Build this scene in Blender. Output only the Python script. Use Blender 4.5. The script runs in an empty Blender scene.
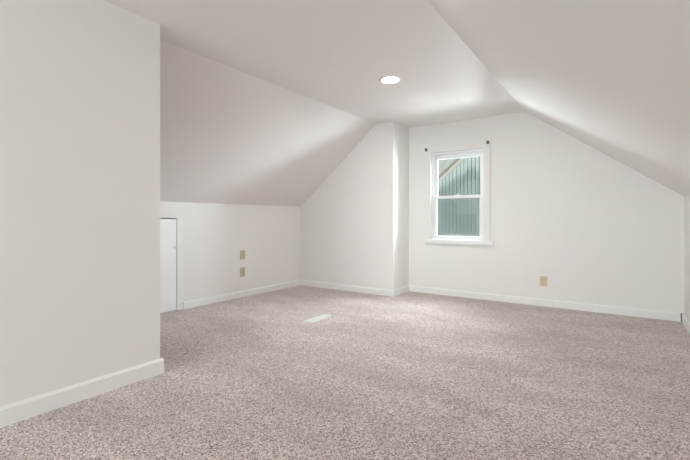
import bpy, bmesh, math, random
from mathutils import Vector, Matrix
random.seed(7)
S = bpy.context.scene
COL = S.collection

# ------------------------------------------------------------------ camera, sky, sun, added fill lamps, exposure
F_PX, CY, YAW, H = 399.27, 218.87, math.radians(34.595), 1.05
cam = bpy.data.cameras.new('camera')
cam.sensor_width = 36.0
cam.lens = 36.0 * F_PX / 690.0
cam.shift_y = -(230.0 - CY) / 690.0
cam.clip_start = 0.05
co = bpy.data.objects.new('camera', cam)
co.location = (0, 0, H)
co.rotation_euler = (math.radians(90), 0, YAW)
COL.objects.link(co)
S.camera = co

W = bpy.data.worlds.new('sky'); S.world = W; W.use_nodes = True
bg = W.node_tree.nodes['Background']
bg.inputs['Color'].default_value = (0.86, 0.92, 0.93, 1)
bg.inputs['Strength'].default_value = 0.62

def lamp(name, kind, loc, direction, energy, color, **kw):
    d = bpy.data.lights.new(name, kind); d.energy = energy; d.color = color
    for k, v in kw.items(): setattr(d, k, v)
    o = bpy.data.objects.new(name, d); COL.objects.link(o); o.location = loc
    o.rotation_euler = Vector(direction).to_track_quat('-Z', 'Y').to_euler()
    return o

lamp('sun', 'SUN', (2, -12, 6), (-0.27, 1.0, -0.165), 1.9, (1.0, 0.95, 0.90), angle=math.radians(1.2))
# area lamps hidden outside the gable window, added to boost its daylight
lamp('right_daylight_fill', 'AREA', (0.8, 8.4, 1.2), (-0.83, -1.0, 0.0), 480, (0.85, 0.97, 1.0), shape='RECTANGLE', size=1.2, size_y=3.2)
lamp('left_daylight_fill', 'AREA', (-4.6, 7.95, 0.5), (1.02, -1.0, 0.32), 380, (0.9, 0.99, 1.0), shape='RECTANGLE', size=1.3, size_y=2.2)
lamp('sky_daylight_fill', 'AREA', (-1.3, 7.3, 3.5), (-0.1, -1.0, -0.9), 920, (0.85, 0.955, 1.0), shape='RECTANGLE', size=3.0, size_y=1.6)
lamp('ground_daylight_fill', 'AREA', (-1.7, 9.0, -0.6), (0.0, -1.0, 0.6), 285, (0.96, 0.99, 1.0), shape='RECTANGLE', size=2.6, size_y=1.2)
# added fill lamp inside the windowless rear wall, behind the camera
lamp('rear_fill', 'AREA', (-0.95, -4.85, 1.35), (-0.03, 1.0, 0.0), 136, (0.862, 0.987, 0.99), shape='RECTANGLE', size=2.2, size_y=1.5)# added weak fill for the access door and carpet behind the partition
lamp('side_fill', 'AREA', (-3.2, 0.5, 1.6), (-0.35, 0.9, -0.3), 3, (0.86, 0.97, 1.0), shape='RECTANGLE', size=0.9, size_y=0.9, spread=math.radians(90))

vs = S.view_settings
vs.view_transform = 'Standard'; vs.look = 'None'; vs.exposure = 0.04; vs.gamma = 1.0; vs.use_curve_mapping = False
S.cycles.use_denoising = True
S.cycles.max_bounces = 14; S.cycles.diffuse_bounces = 10

# ------------------------------------------------------------------ helpers
def tag(o, label=None, cat=None, group=None, kind=None):
    for k, v in (('label', label), ('category', cat), ('group', group), ('kind', kind)):
        if v: o[k] = v
    return o

def obj(name, bm, m, parent=None, loc=(0, 0, 0), smooth=False):
    """verts of bm are in world coordinates; origin goes to loc (top level) or to the parent's origin"""
    base = Vector(loc)
    if parent is not None:
        base = Vector(parent['_o']) + base
    for v in bm.verts: v.co -= base
    bmesh.ops.recalc_face_normals(bm, faces=bm.faces)
    me = bpy.data.meshes.new(name); bm.to_mesh(me); bm.free()
    for p in me.polygons: p.use_smooth = smooth
    if m: me.materials.append(m)
    o = bpy.data.objects.new(name, me); COL.objects.link(o)
    o.location = Vector(loc)
    if parent is not None:
        o.parent = parent
    o['_o'] = tuple(base)
    return o

def empty(name, loc):
    o = bpy.data.objects.new(name, None); COL.objects.link(o); o.location = loc
    o.empty_display_size = 0.1; o['_o'] = tuple(loc)
    return o

def box(bm, x0, x1, y0, y1, z0, z1, bev=0.0):
    vs_ = [bm.verts.new((x, y, z)) for x in (x0, x1) for y in (y0, y1) for z in (z0, z1)]
    idx = [(0, 1, 3, 2), (4, 6, 7, 5), (0, 4, 5, 1), (2, 3, 7, 6), (0, 2, 6, 4), (1, 5, 7, 3)]
    fs = [bm.faces.new([vs_[i] for i in f]) for f in idx]
    if bev:
        es = {e for f in fs for e in f.edges}
        bmesh.ops.bevel(bm, geom=list(es), offset=bev, segments=2, profile=0.5, affect='EDGES')
    return bm

def prism(bm, poly, a, b, axis):
    """poly: 2-D outline; axis 'y': poly is (x,z) extruded y a..b; 'x': (y,z); 'z': (x,y)"""
    def P(p, t):
        if axis == 'y': return (p[0], t, p[1])
        if axis == 'x': return (t, p[0], p[1])
        return (p[0], p[1], t)
    A = [bm.verts.new(P(p, a)) for p in poly]; B = [bm.verts.new(P(p, b)) for p in poly]
    bm.faces.new(A); bm.faces.new(B[::-1])
    n = len(poly)
    for i in range(n):
        bm.faces.new([A[i], A[(i + 1) % n], B[(i + 1) % n], B[i]])
    return bm

def NB(): return bmesh.new()

def cyl(bm, c, r, z0, z1, n=48, axis='z'):
    pts = [(c[0] + r * math.cos(2 * math.pi * i / n), c[1] + r * math.sin(2 * math.pi * i / n)) for i in range(n)]
    return prism(bm, pts, z0, z1, axis)

def lathe(bm, prof, c, n=64):
    rings = []
    for r, z in prof:
        rings.append([bm.verts.new((c[0] + r * math.cos(2 * math.pi * i / n), c[1] + r * math.sin(2 * math.pi * i / n), z)) for i in range(n)])
    for a, b in zip(rings, rings[1:]):
        for i in range(n):
            bm.faces.new([a[i], a[(i + 1) % n], b[(i + 1) % n], b[i]])
    return bm

# ------------------------------------------------------------------ materials
def mat(name, color, rough=0.5, spec=0.5, metal=0.0, bump=None, emit=None):
    m = bpy.data.materials.new(name); m.use_nodes = True
    nt = m.node_tree; b = nt.nodes['Principled BSDF']
    b.inputs['Base Color'].default_value = (*color, 1)
    b.inputs['Roughness'].default_value = rough
    b.inputs['Specular IOR Level'].default_value = spec
    b.inputs['Metallic'].default_value = metal
    if emit:
        b.inputs['Emission Color'].default_value = (*emit[0], 1); b.inputs['Emission Strength'].default_value = emit[1]
    if bump:
        tc = nt.nodes.new('ShaderNodeTexCoord')
        prev = None
        for scale, strength, dist in bump:
            n = nt.nodes.new('ShaderNodeTexNoise'); n.inputs['Scale'].default_value = scale
            n.inputs['Detail'].default_value = 3
            nt.links.new(tc.outputs['Object'], n.inputs['Vector'])
            bp = nt.nodes.new('ShaderNodeBump'); bp.inputs['Strength'].default_value = strength
            bp.inputs['Distance'].default_value = dist
            nt.links.new(n.outputs['Fac'], bp.inputs['Height'])
            if prev: nt.links.new(prev.outputs['Normal'], bp.inputs['Normal'])
            prev = bp
        nt.links.new(prev.outputs['Normal'], b.inputs['Normal'])
    return m

PLASTER = [(1.3, 0.5, 0.02), (240, 0.12, 0.002)]
M_wall = mat('wall_paint', (0.835, 0.825, 0.81), 0.55, 0.35, bump=PLASTER)
M_ceil = mat('ceiling_paint', (0.80, 0.778, 0.768), 0.42, 0.45, bump=PLASTER)
M_trim = mat('trim_paint', (0.86, 0.86, 0.85), 0.35, 0.5, bump=[(60, 0.05, 0.002)])
M_vinyl = mat('white_vinyl', (0.84, 0.85, 0.86), 0.3, 0.5, bump=[(80, 0.03, 0.001)])
M_door = mat('door_paint', (0.92, 0.93, 0.94), 0.4, 0.5, bump=[(30, 0.06, 0.002)])
M_beige = mat('beige_plastic', (0.55, 0.48, 0.33), 0.4, 0.5, bump=[(200, 0.03, 0.001)])
M_tan = mat('ivory_plastic', (0.66, 0.55, 0.40), 0.4, 0.5, bump=[(200, 0.03, 0.001)])
M_dark = mat('slot_black', (0.05, 0.04, 0.035), 0.6, bump=[(200, 0.03, 0.001)])
M_bronze = mat('bronze_metal', (0.13, 0.11, 0.10), 0.45, 0.5, 0.6, bump=[(150, 0.1, 0.001)])
M_screw = mat('screw_metal', (0.55, 0.52, 0.45), 0.35, 0.5, 0.8, bump=[(150, 0.1, 0.001)])
M_vent = mat('register_enamel', (0.80, 0.81, 0.79), 0.4, 0.5, bump=[(150, 0.05, 0.001)])
M_lens = mat('lamp_lens', (0.95, 0.93, 0.9), 0.5, 0.3, emit=((0.985, 0.98, 0.965), 405.0))
M_ring = mat('lamp_trim', (0.80, 0.79, 0.77), 0.4, 0.5, bump=[(150, 0.03, 0.001)])
M_side = mat('siding_paint', (0.45, 0.52, 0.515), 0.7, 0.3, bump=[(6, 0.3, 0.01), (90, 0.2, 0.003)])
M_xtrim = mat('exterior_trim', (0.40, 0.43, 0.42), 0.6, 0.3, bump=[(40, 0.1, 0.002)])
M_frz = mat('frieze_paint', (0.50, 0.50, 0.47), 0.6, 0.3, bump=[(40, 0.1, 0.002)])
M_sof = mat('soffit_paint', (0.85, 0.78, 0.75), 0.7, 0.3, bump=[(40, 0.1, 0.002)])
M_shing = mat('shingles', (0.22, 0.22, 0.22), 0.9, 0.2, bump=[(30, 0.6, 0.01)])
M_grass = mat('lawn', (0.16, 0.22, 0.10), 0.9, 0.2, bump=[(8, 0.6, 0.05), (60, 0.8, 0.03)])

def glass_mat(name, tint, refl):
    m = bpy.data.materials.new(name); m.use_nodes = True
    nt = m.node_tree; nt.nodes.clear()
    out = nt.nodes.new('ShaderNodeOutputMaterial'); mx = nt.nodes.new('ShaderNodeMixShader')
    t = nt.nodes.new('ShaderNodeBsdfTransparent'); t.inputs['Color'].default_value = (*tint, 1)
    g = nt.nodes.new('ShaderNodeBsdfGlossy'); g.inputs['Roughness'].default_value = 0.02
    mx.inputs['Fac'].default_value = refl
    nt.links.new(t.outputs[0], mx.inputs[1]); nt.links.new(g.outputs[0], mx.inputs[2])
    nt.links.new(mx.outputs[0], out.inputs['Surface'])
    return m
M_glass = glass_mat('window_glass', (0.96, 0.98, 0.975), 0.05)

def screen_mat():
    m = bpy.data.materials.new('insect_screen'); m.use_nodes = True
    nt = m.node_tree; nt.nodes.clear()
    out = nt.nodes.new('ShaderNodeOutputMaterial'); mx = nt.nodes.new('ShaderNodeMixShader')
    t = nt.nodes.new('ShaderNodeBsdfTransparent')
    g = nt.nodes.new('ShaderNodeBsdfDiffuse'); g.inputs['Color'].default_value = (0.25, 0.27, 0.26, 1)
    mx.inputs['Fac'].default_value = 0.22
    nt.links.new(t.outputs[0], mx.inputs[1]); nt.links.new(g.outputs[0], mx.inputs[2])
    nt.links.new(mx.outputs[0], out.inputs['Surface'])
    return m
M_screen = screen_mat()

def carpet_mat():
    m = bpy.data.materials.new('carpet'); m.use_nodes = True
    nt = m.node_tree; N = nt.nodes; L = nt.links
    b = N['Principled BSDF']; b.inputs['Roughness'].default_value = 0.95
    b.inputs['Specular IOR Level'].default_value = 0.1
    b.inputs['Sheen Weight'].default_value = 0.5; b.inputs['Sheen Roughness'].default_value = 0.5
    tc = N.new('ShaderNodeTexCoord')
    vo = N.new('ShaderNodeTexVoronoi'); vo.inputs['Scale'].default_value = 165
    L.new(tc.outputs['Object'], vo.inputs['Vector'])
    sep = N.new('ShaderNodeSeparateColor'); L.new(vo.outputs['Color'], sep.inputs[0])
    cr = N.new('ShaderNodeValToRGB')
    e = cr.color_ramp.elements
    e[0].position = 0.0; e[0].color = (0.075, 0.053, 0.047, 1)
    e[1].position = 1.0; e[1].color = (0.980, 0.849, 0.818, 1)
    for p, c in ((0.25, (0.420, 0.338, 0.317, 1)), (0.6, (0.690, 0.571, 0.542, 1))):
        k = e.new(p); k.color = c
    L.new(sep.outputs[0], cr.inputs['Fac'])
    # brushed pile: broad soft patches left by the vacuum cleaner
    mp = N.new('ShaderNodeMapping'); mp.inputs['Rotation'].default_value = (0, 0, math.radians(20)); mp.inputs['Scale'].default_value = (0.8, 1.8, 1)
    L.new(tc.outputs['Object'], mp.inputs['Vector'])
    n2 = N.new('ShaderNodeTexNoise'); n2.inputs['Scale'].default_value = 1.6; n2.inputs['Detail'].default_value = 4
    L.new(mp.outputs[0], n2.inputs['Vector'])
    mr = N.new('ShaderNodeMapRange'); mr.inputs['From Min'].default_value = 0.35; mr.inputs['From Max'].default_value = 0.65
    mr.inputs['To Min'].default_value = 0.84; mr.inputs['To Max'].default_value = 1.10
    L.new(n2.outputs['Fac'], mr.inputs['Value'])
    mu = N.new('ShaderNodeMix'); mu.data_type = 'RGBA'; mu.blend_type = 'MULTIPLY'; mu.inputs['Factor'].default_value = 1
    L.new(cr.outputs['Color'], mu.inputs['A'])
    cb = N.new('ShaderNodeCombineColor')
    for i in range(3): L.new(mr.outputs[0], cb.inputs[i])
    L.new(cb.outputs[0], mu.inputs['B'])
    L.new(mu.outputs['Result'], b.inputs['Base Color'])
    bp = N.new('ShaderNodeBump'); bp.inputs['Strength'].default_value = 0.7; bp.inputs['Distance'].default_value = 0.008
    bp.invert = True
    L.new(vo.outputs['Distance'], bp.inputs['Height'])
    n3 = N.new('ShaderNodeTexNoise'); n3.inputs['Scale'].default_value = 60; n3.inputs['Detail'].default_value = 4
    L.new(tc.outputs['Object'], n3.inputs['Vector'])
    b2 = N.new('ShaderNodeBump'); b2.inputs['Strength'].default_value = 0.7; b2.inputs['Distance'].default_value = 0.01
    L.new(n3.outputs['Fac'], b2.inputs['Height']); L.new(bp.outputs[0], b2.inputs['Normal'])
    L.new(b2.outputs[0], b.inputs['Normal'])
    return m
M_carpet = carpet_mat()

# ------------------------------------------------------------------ room dimensions (metres)
XL, XA, XR, XP = -4.186, -2.533, 0.538, -2.580
YA, YF, YP, YB = 4.823, 5.313, 1.5235, -5.0
ZC = 2.374
KL, KR = 1.2423, 1.2733
XCL, XCR = -2.801, -0.965
SL = (ZC - KL) / (XCL - XL)
SR = (KR - ZC) / (XR - XCR)
YO = 5.47                      # outer face of the gable wall
def zl(x): return ZC + SL * (x - XCL)
def zr(x): return ZC + SR * (x - XCR)
XRIDGE = (ZC - SR * XCR - ZC + SL * XCL) / (SL - SR)

def struct(name, bm, m, label=None, cat=None):
    o = obj(name, bm, m)
    o['kind'] = 'structure'
    return tag(o, label, cat)

struct('floor', box(NB(), -4.6, 1.0, YB - .2, YO, -0.25, 0.0), M_carpet, 'beige speckled wall-to-wall carpet floor', 'floor')
struct('ceiling', box(NB(), XCL - 0.06, XCR + 0.06, YB - .2, YO - .02, ZC, ZC + 0.12), M_ceil, 'flat white strip of ceiling between the two slopes', 'ceiling')
T = 0.26
BH, BT = 0.086, 0.018
bm = NB(); xe = -6.0
prism(bm, [(xe, zl(xe)), (XRIDGE, zl(XRIDGE)), (XRIDGE, zl(XRIDGE) + T), (xe, zl(xe) + T)], YB - .3, 5.72, 'y')
struct('ceiling_slope_left', bm, M_ceil, 'sloping white ceiling above the left knee wall', 'ceiling')
bm = NB(); xe = 2.2
prism(bm, [(xe, zr(xe)), (XRIDGE, zr(XRIDGE)), (XRIDGE, zr(XRIDGE) + T), (xe, zr(xe) + T)], YB - .3, 5.72, 'y')
struct('ceiling_slope_right', bm, M_ceil, 'sloping white ceiling at the upper right', 'ceiling')

# left knee wall with the opening of the access door
DY0, DY1, DZ = 1.75, 2.672, 1.060
bm = NB()
x0, x1 = XL - 0.10, XL
box(bm, x0, x1, YB, DY0, 0, KL + .02)
box(bm, x0, x1, DY1, YO - .02, 0, KL + .02)
box(bm, x0, x1, DY0, DY1, DZ, KL + .02)
box(bm, x0 - .06, x0, DY0 - .1, DY1 + .1, 0, DZ + .1)
struct('wall_left', bm, M_wall, 'low white knee wall under the left slope', 'wall')
# right knee wall
struct('wall_right', box(NB(), XR, XR + .1, YB, YO - .02, 0, KR + .02), M_wall, 'low white knee wall at the right edge', 'wall')
# gable wall with window opening
WX0, WX1, WZ0, WZ1 = -2.187, -1.463, 0.755, 1.975
up = lambda x: min(ZC + .06, zl(x) + .1 if x < XRIDGE else zr(x) + .1)
bm = NB()
prism(bm, [(XA - .1, 0), (WX0, 0), (WX0, ZC + .06), (XA - .1, ZC + .06)], YF, YO, 'y')
prism(bm, [(WX1, 0), (XR + .1, 0), (XR + .1, zr(XR + .1) + .08), (XCR, ZC + .08), (WX1, ZC + .08)], YF, YO, 'y')
box(bm, WX0, WX1, YF, YO, 0, WZ0)
box(bm, WX0, WX1, YF, YO, WZ1, ZC + .06)
struct('wall_far', bm, M_wall, 'white gable wall with the window', 'wall')
bm = NB()
prism(bm, [(XL - .1, 0), (XA, 0), (XA, ZC + .06), (XCL, ZC + .06), (XL - .1, zl(XL - .1) + .06)], YA, YO, 'y')
struct('wall_alcove', bm, M_wall, 'white boxed-out wall left of the window', 'wall')
struct('gap_shade_strip', box(NB(), XR - BT - .026, XR - .003, YF - .002, YF + .001, 0, .084), M_dark, 'dark strip painted as shade in the baseboard gap of the right corner', 'trim')  # dark strip paints in the shade of the corner gap
struct('wall_partition', box(NB(), XP - .12, XP, YB, YP, 0, ZC + .02), M_wall, 'near white partition wall at the left', 'wall')
bm = NB()
top = ZC + .05
prism(bm, [(XL - .1, 0), (XR + .1, 0), (XR + .1, KR), (XCR, top), (XCL, top), (XL - .1, KL)], YB - .12, YB, 'y')
struct('wall_rear', bm, M_wall, 'white rear gable wall behind the viewer', 'wall')

# unseen dark layer outside the gable wall, added to cut bounced light
M_absorb = mat('bounce_absorber', (0.10, 0.09, 0.08), 0.8, 0.2, bump=[(20, 0.3, 0.01)])
bm = NB()
E0, E1 = XL - 1.2, XR + 1.2
prism(bm, [(E0, -3), (WX0 - .03, -3), (WX0 - .03, zl(WX0 - .03) + .1), (E0, zl(E0) + .1)], YO, YO + .02, 'y')
prism(bm, [(WX1 + .03, -3), (E1, -3), (E1, zr(E1) + .1), (XRIDGE + .9, zr(XRIDGE + .9) + .1), (WX1 + .03, zr(WX1 + .03) + .1)], YO, YO + .02, 'y')
box(bm, WX0 - .03, WX1 + .03, YO, YO + .02, -3, WZ0 - .02)
box(bm, WX0 - .03, WX1 + .03, YO, YO + .02, WZ1 + .02, 2.75)
struct('exterior_absorber', bm, M_absorb, 'unseen dark layer outside the gable wall, added to absorb light', 'wall')

# baseboards
def base_prof(h=BH, t=BT): return [(0, 0), (t, 0), (t, h - .013), (t - .002, h - .011), (.004, h), (0, h)]
def baseboard(name, a, b, axis, wall, sgn, label, h=BH):
    """runs along axis from a to b on the wall plane, sticking out to sgn"""
    pts = [(wall + sgn * u, z) for u, z in base_prof(h)]
    bm = NB()
    prism(bm, pts, a, b, 'y' if axis == 'y' else 'x')
    return struct(name, bm, M_trim, label, 'baseboard')
baseboard('baseboard_left', DY1 + .075, YA, 'y', XL, 1, 'white baseboard along the left knee wall')
baseboard('baseboard_alcove', XL + BT, XA + BT, 'x', YA, -1, 'white baseboard on the boxed-out wall')
baseboard('baseboard_alcove_side', YA, YF - BT, 'y', XA, 1, 'short white baseboard on the side of the boxed-out wall')
baseboard('baseboard_far', XA, XR - BT - .013, 'x', YF, -1, 'long white baseboard under the window')
baseboard('baseboard_right', YB, YF, 'y', XR - .004, -1, 'white baseboard along the right knee wall')
baseboard('baseboard_partition', YB, YP + BT, 'y', XP, 1, 'white baseboard on the near partition wall', .099)
baseboard('baseboard_partition_end', XP - .12, XP, 'x', YP, 1, 'white baseboard round the end of the partition wall', .099)

# access door in the left knee wall
door = obj('door_1', box(NB(), XL - .022, XL - .001, DY0 + .012, DY1 - .005, 0.006, DZ - .010, .0015), M_door, loc=(XL, DY0, 0))
door['kind'] = 'structure'
tag(door, 'small flush white access door in the left knee wall', 'door')
bm = NB()
box(bm, XL - .003, XL + .006, DY1 - .040, DY1 - .008, .712, .742, .003)
box(bm, XL - .003, XL + .016, DY1 - .026, DY1 + .026, .721, .733, .002)
obj('latch', bm, M_vinyl, door)
struct('trim_1', box(NB(), XL, XL + .004, DY1 + .002, DY1 + .075, 0, DZ + .0, .001), M_trim, 'narrow flat white strip beside the access door', 'trim')

# ------------------------------------------------------------------ window
win = empty('window_1', ((WX0 + WX1) / 2, YF, WZ0)); win['kind'] = 'structure'
tag(win, 'white double-hung window in the gable wall', 'window')
CW = 0.092; CY0 = YF - .027
bm = NB()
box(bm, WX0 - CW, WX0, CY0, YF, .77, WZ1, .002)
box(bm, WX1, WX1 + CW - .012, CY0, YF, .77, WZ1, .002)
box(bm, WX0 - CW, WX1 + CW - .012, CY0 - .001, YF, WZ1, WZ1 + CW - .012, .002)
obj('casing', bm, M_wall, win)
bm = NB()
box(bm, WX0 - CW + .012, WX1 + CW + .032, YF - .050, YF, .712, .768, .006)
box(bm, WX0, WX1, YF - .002, YF + .07, .745, .770)
obj('stool', bm, M_trim, win)
def ring(bm, x0, x1, z0, z1, y0, y1, l, r, b, t, bev=.002):
    box(bm, x0, x0 + l, y0, y1, z0, z1, bev); box(bm, x1 - r, x1, y0, y1, z0, z1, bev)
    box(bm, x0 + l - .001, x1 - r + .001, y0, y1, z0, z0 + b, bev); box(bm, x0 + l - .001, x1 - r + .001, y0, y1, z1 - t, z1, bev)
    return bm
FY0 = YF + .018
bm = ring(NB(), WX0 + .001, WX1 - .001, .768, WZ1 - .001, FY0, YF + .13, .022, .022, .012, .03)
# jamb liner grooves
box(bm, WX0 + .022, WX0 + .030, FY0 + .030, FY0 + .038, .78, WZ1 - .03)
box(bm, WX1 - .030, WX1 - .022, FY0 + .030, FY0 + .038, .78, WZ1 - .03)
obj('window_frame', bm, M_vinyl, win)
sx0, sx1 = WX0 + .024, WX1 - .024
MR = 1.368
LY = FY0 + .006; UY = LY + .034
bm = ring(NB(), sx0, sx1, .781, MR, LY, LY + .030, .042, .042, .036, .036)
low = obj('lower_sash', bm, M_vinyl, win)
obj('pane', box(NB(), sx0 + .04, sx1 - .04, LY + .014, LY + .018, .81, MR - .03), M_glass, low)
bm = NB(); xm = (sx0 + sx1) / 2 - .012
box(bm, xm - .032, xm + .032, LY + .002, LY + .028, MR, MR + .008, .002)
cyl(bm, (xm, LY + .014), .011, MR + .008, MR + .016, 20)
box(bm, xm - .004, xm + .034, LY + .006, LY + .016, MR + .010, MR + .018, .002)
obj('sash_lock', bm, M_vinyl, low)
bm = ring(NB(), sx0, sx1, MR - .034, WZ1 - .032, UY, UY + .030, .042, .042, .034, .060)
upp = obj('upper_sash', bm, M_vinyl, win)
obj('pane', box(NB(), sx0 + .04, sx1 - .04, UY + .014, UY + .018, MR - .01, WZ1 - .08), M_glass, upp)
bm = ring(NB(), sx0, sx1, .781, MR, UY + .036, UY + .044, .02, .02, .02, .02)
scf = obj('screen_frame', bm, M_vinyl, win)
obj('insect_screen', box(NB(), sx0 + .015, sx1 - .015, UY + .039, UY + .041, .79, MR - .01), M_screen, scf)

# curtain rod brackets
def bracket(x, z, label):
    y = CY0 - .001
    o = empty('curtain_rod_bracket', (x, y, z))
    bm = NB(); box(bm, x - .017, x + .017, y - .005, y, z - .020, z + .020, .002)
    obj('back_plate', bm, M_bronze, o)
    bm = NB(); box(bm, x - .006, x + .006, y - .035, y - .003, z - .006, z + .004, .002)
    box(bm, x - .008, x + .008, y - .039, y - .029, z - .006, z + .018, .002)
    obj('hook', bm, M_bronze, o)
    tag(o, label, 'bracket', 'curtain rod brackets')
bracket(WX0 - CW + .026, 2.022, 'small dark curtain rod bracket at the top left corner of the window casing')
bracket(WX1 + CW - .036, 2.036, 'small dark curtain rod bracket at the top right corner of the window casing')

# ------------------------------------------------------------------ wall plates
def plate_at(origin, u, n, w, h, name, label, cat, m, outlet, group=None):
    """u: horizontal direction along the wall, n: normal into the room"""
    o = empty(name, origin); O = Vector(origin); U = Vector(u); Nn = Vector(n); Z = Vector((0, 0, 1))
    R = Matrix((U, -Nn, Z)).transposed()
    def place(bm):
        for v in bm.verts: v.co = O + R @ v.co
        return bm
    obj('cover_plate', place(box(NB(), -w / 2, w / 2, -.006, 0, -h / 2, h / 2, .0025)), m, o)
    if outlet:
        for s in (-1, 1):
            bm = NB(); pts = []
            for i in range(24):
                a = 2 * math.pi * i / 24
                pts.append((.0165 * math.cos(a), max(-.0125, min(.0125, .0165 * math.sin(a))) + s * .0195))
            prism(bm, pts, -.0085, -.005, 'y')
            r = obj('receptacle', place(bm), m, o)
            for q in (-1, 1):
                obj('slot', place(box(NB(), q * .0063 - .0013, q * .0063 + .0013, -.0089, -.008, s * .0195 - .001, s * .0195 + .007)), M_dark, r)
            bm = NB(); cyl(bm, (0, s * .0195 - .007), .0024, -.0089, -.008, 12, 'y')
            obj('slot', place(bm), M_dark, r)
        zs = (0,)
    else:
        zs = (-.03, .03)
    for z in zs:
        bm = NB(); cyl(bm, (0, z), .003, -.0075, -.005, 12, 'y')
        obj('screw', place(bm), M_screw, o)
    return tag(o, label, cat, group)
plate_at((XL, 3.640, .566), (0, 1, 0), (1, 0, 0), .084, .122, 'blank_wall_plate', 'blank tan wall plate on the left knee wall, above the outlet', 'wall plate', M_beige, False)
plate_at((XL, 3.640, .334), (0, 1, 0), (1, 0, 0), .084, .122, 'electrical_outlet', 'tan electrical outlet low on the left knee wall, below the blank plate', 'outlet', M_beige, True)
plate_at((-.760, YF, .302), (1, 0, 0), (0, -1, 0), .080, .116, 'electrical_outlet', 'ivory electrical outlet on the gable wall, right of the window', 'outlet', M_tan, True)

# ------------------------------------------------------------------ recessed light
def ceiling_light(c, label):
    o = empty('recessed_ceiling_light', (c[0], c[1], ZC))
    bm = NB(); lathe(bm, [(.076, ZC + .0), (.076, ZC - .008), (.080, ZC - .010), (.088, ZC - .0095), (.104, ZC - .004), (.108, ZC)], c)
    obj('trim_ring', bm, M_ring, o, smooth=True)
    bm = NB(); lathe(bm, [(.0, ZC - .006), (.04, ZC - .0058), (.07, ZC - .005), (.0762, ZC - .004), (.0762, ZC)], c)
    obj('lens', bm, M_lens, o, smooth=True)
    tag(o, label, 'ceiling light')
ceiling_light((-1.798, 3.364), 'round white recessed light glowing in the flat ceiling')

# ------------------------------------------------------------------ floor register
fx0, fx1, fy0, fy1 = -2.668, -2.556, 3.125, 3.475
o = empty('floor_register', ((fx0 + fx1) / 2, (fy0 + fy1) / 2, 0))
bm = NB()
w = .016
for a in ((fx0, fx0 + w, fy0, fy1), (fx1 - w, fx1, fy0, fy1), (fx0 + w, fx1 - w, fy0, fy0 + w), (fx0 + w, fx1 - w, fy1 - w, fy1)):
    box(bm, *a, 0, .009, .002)
box(bm, (fx0 + fx1) / 2 - .003, (fx0 + fx1) / 2 + .003, fy0 + w, fy1 - w, .002, .009)
obj('frame', bm, M_vent, o)
bm = NB()
y = fy0 + w + .006
while y < fy1 - w - .004:
    box(bm, fx0 + w, fx1 - w, y, y + .006, .002, .008)
    y += .0105
obj('louvers', bm, M_vent, o)
tag(o, 'white metal floor register set in the carpet near the left', 'vent')

# ------------------------------------------------------------------ outside: the house next door
struct('ground', box(NB(), -40, 30, 5.6, 60, -3.3, -3.0), M_grass, 'lawn outside', 'ground')
NY = 11.0
K = 0.850
def rz(x): return 2.082 + K * (x + 4.284)           # lower edge of the frieze board
XRD = -0.9                                           # ridge of the neighbour's gable
house = empty('neighboring_house', (XRD, NY, -3.0))
def gz(x, off=0): return rz(x) + off if x <= XRD else rz(2 * XRD - x) + off
xl_, xr_ = -7.2, 2 * XRD + 7.2
bm = NB()
pit = 0.104; x = xl_
while x < xr_ - .01:
    a, b_ = x, min(x + pit - .016, xr_)
    if a < XRD < b_:
        poly = [(a, -3), (b_, -3), (b_, gz(b_, .1)), (XRD, gz(XRD, .1)), (a, gz(a, .1))]
    else:
        poly = [(a, -3), (b_, -3), (b_, gz(b_, .1)), (a, gz(a, .1))]
    prism(bm, poly, NY - .022, NY + .01, 'y')
    x += pit
obj('siding', bm, M_side, house)
bm = NB()
prism(bm, [(xl_, -3), (xr_, -3), (xr_, gz(xr_, .1)), (XRD, gz(XRD, .1)), (xl_, gz(xl_, .1))], NY, NY + 7, 'y')
M_back = mat('groove_shade', (0.19, 0.215, 0.215), 0.9, 0.2, bump=[(20, 0.2, 0.01)])  # dark backing colour paints in the shade of the siding grooves
obj('wall_core', bm, M_back, house)
def rake(name, lo, hi, y0, y1, m):
    bm = NB()
    e0 = xl_ - .45
    prism(bm, [(e0, gz(e0, lo)), (XRD, gz(XRD, lo)), (XRD, gz(XRD, hi)), (e0, gz(e0, hi))], y0, y1, 'y')
    e1 = 2 * XRD - e0
    prism(bm, [(e1, gz(e1, lo)), (XRD, gz(XRD, lo)), (XRD, gz(XRD, hi)), (e1, gz(e1, hi))], y0, y1, 'y')
    return obj(name, bm, m, house)
rake('frieze_board', 0, .115, NY - .045, NY - .022, M_frz)
M_sofshade = mat('soffit_shade_paint', (0.26, 0.24, 0.20), 0.6, 0.3, bump=[(40, 0.1, 0.002)])  # dark colour paints in the shadow band under the soffit
rake('soffit_shade_band', .115, .20, NY - .06, NY - .022, M_sofshade)
rake('soffit', .20, .225, NY - .48, NY, M_sof)
rake('rake_board', .19, .40, NY - .51, NY - .48, M_xtrim)
rake('roof', .40, .47, NY - .53, NY + 7.3, M_shing)
tag(house, 'pale teal neighboring house with vertical siding seen through the window', 'house')

for ob in bpy.data.objects:
    if '_o' in ob: del ob['_o']
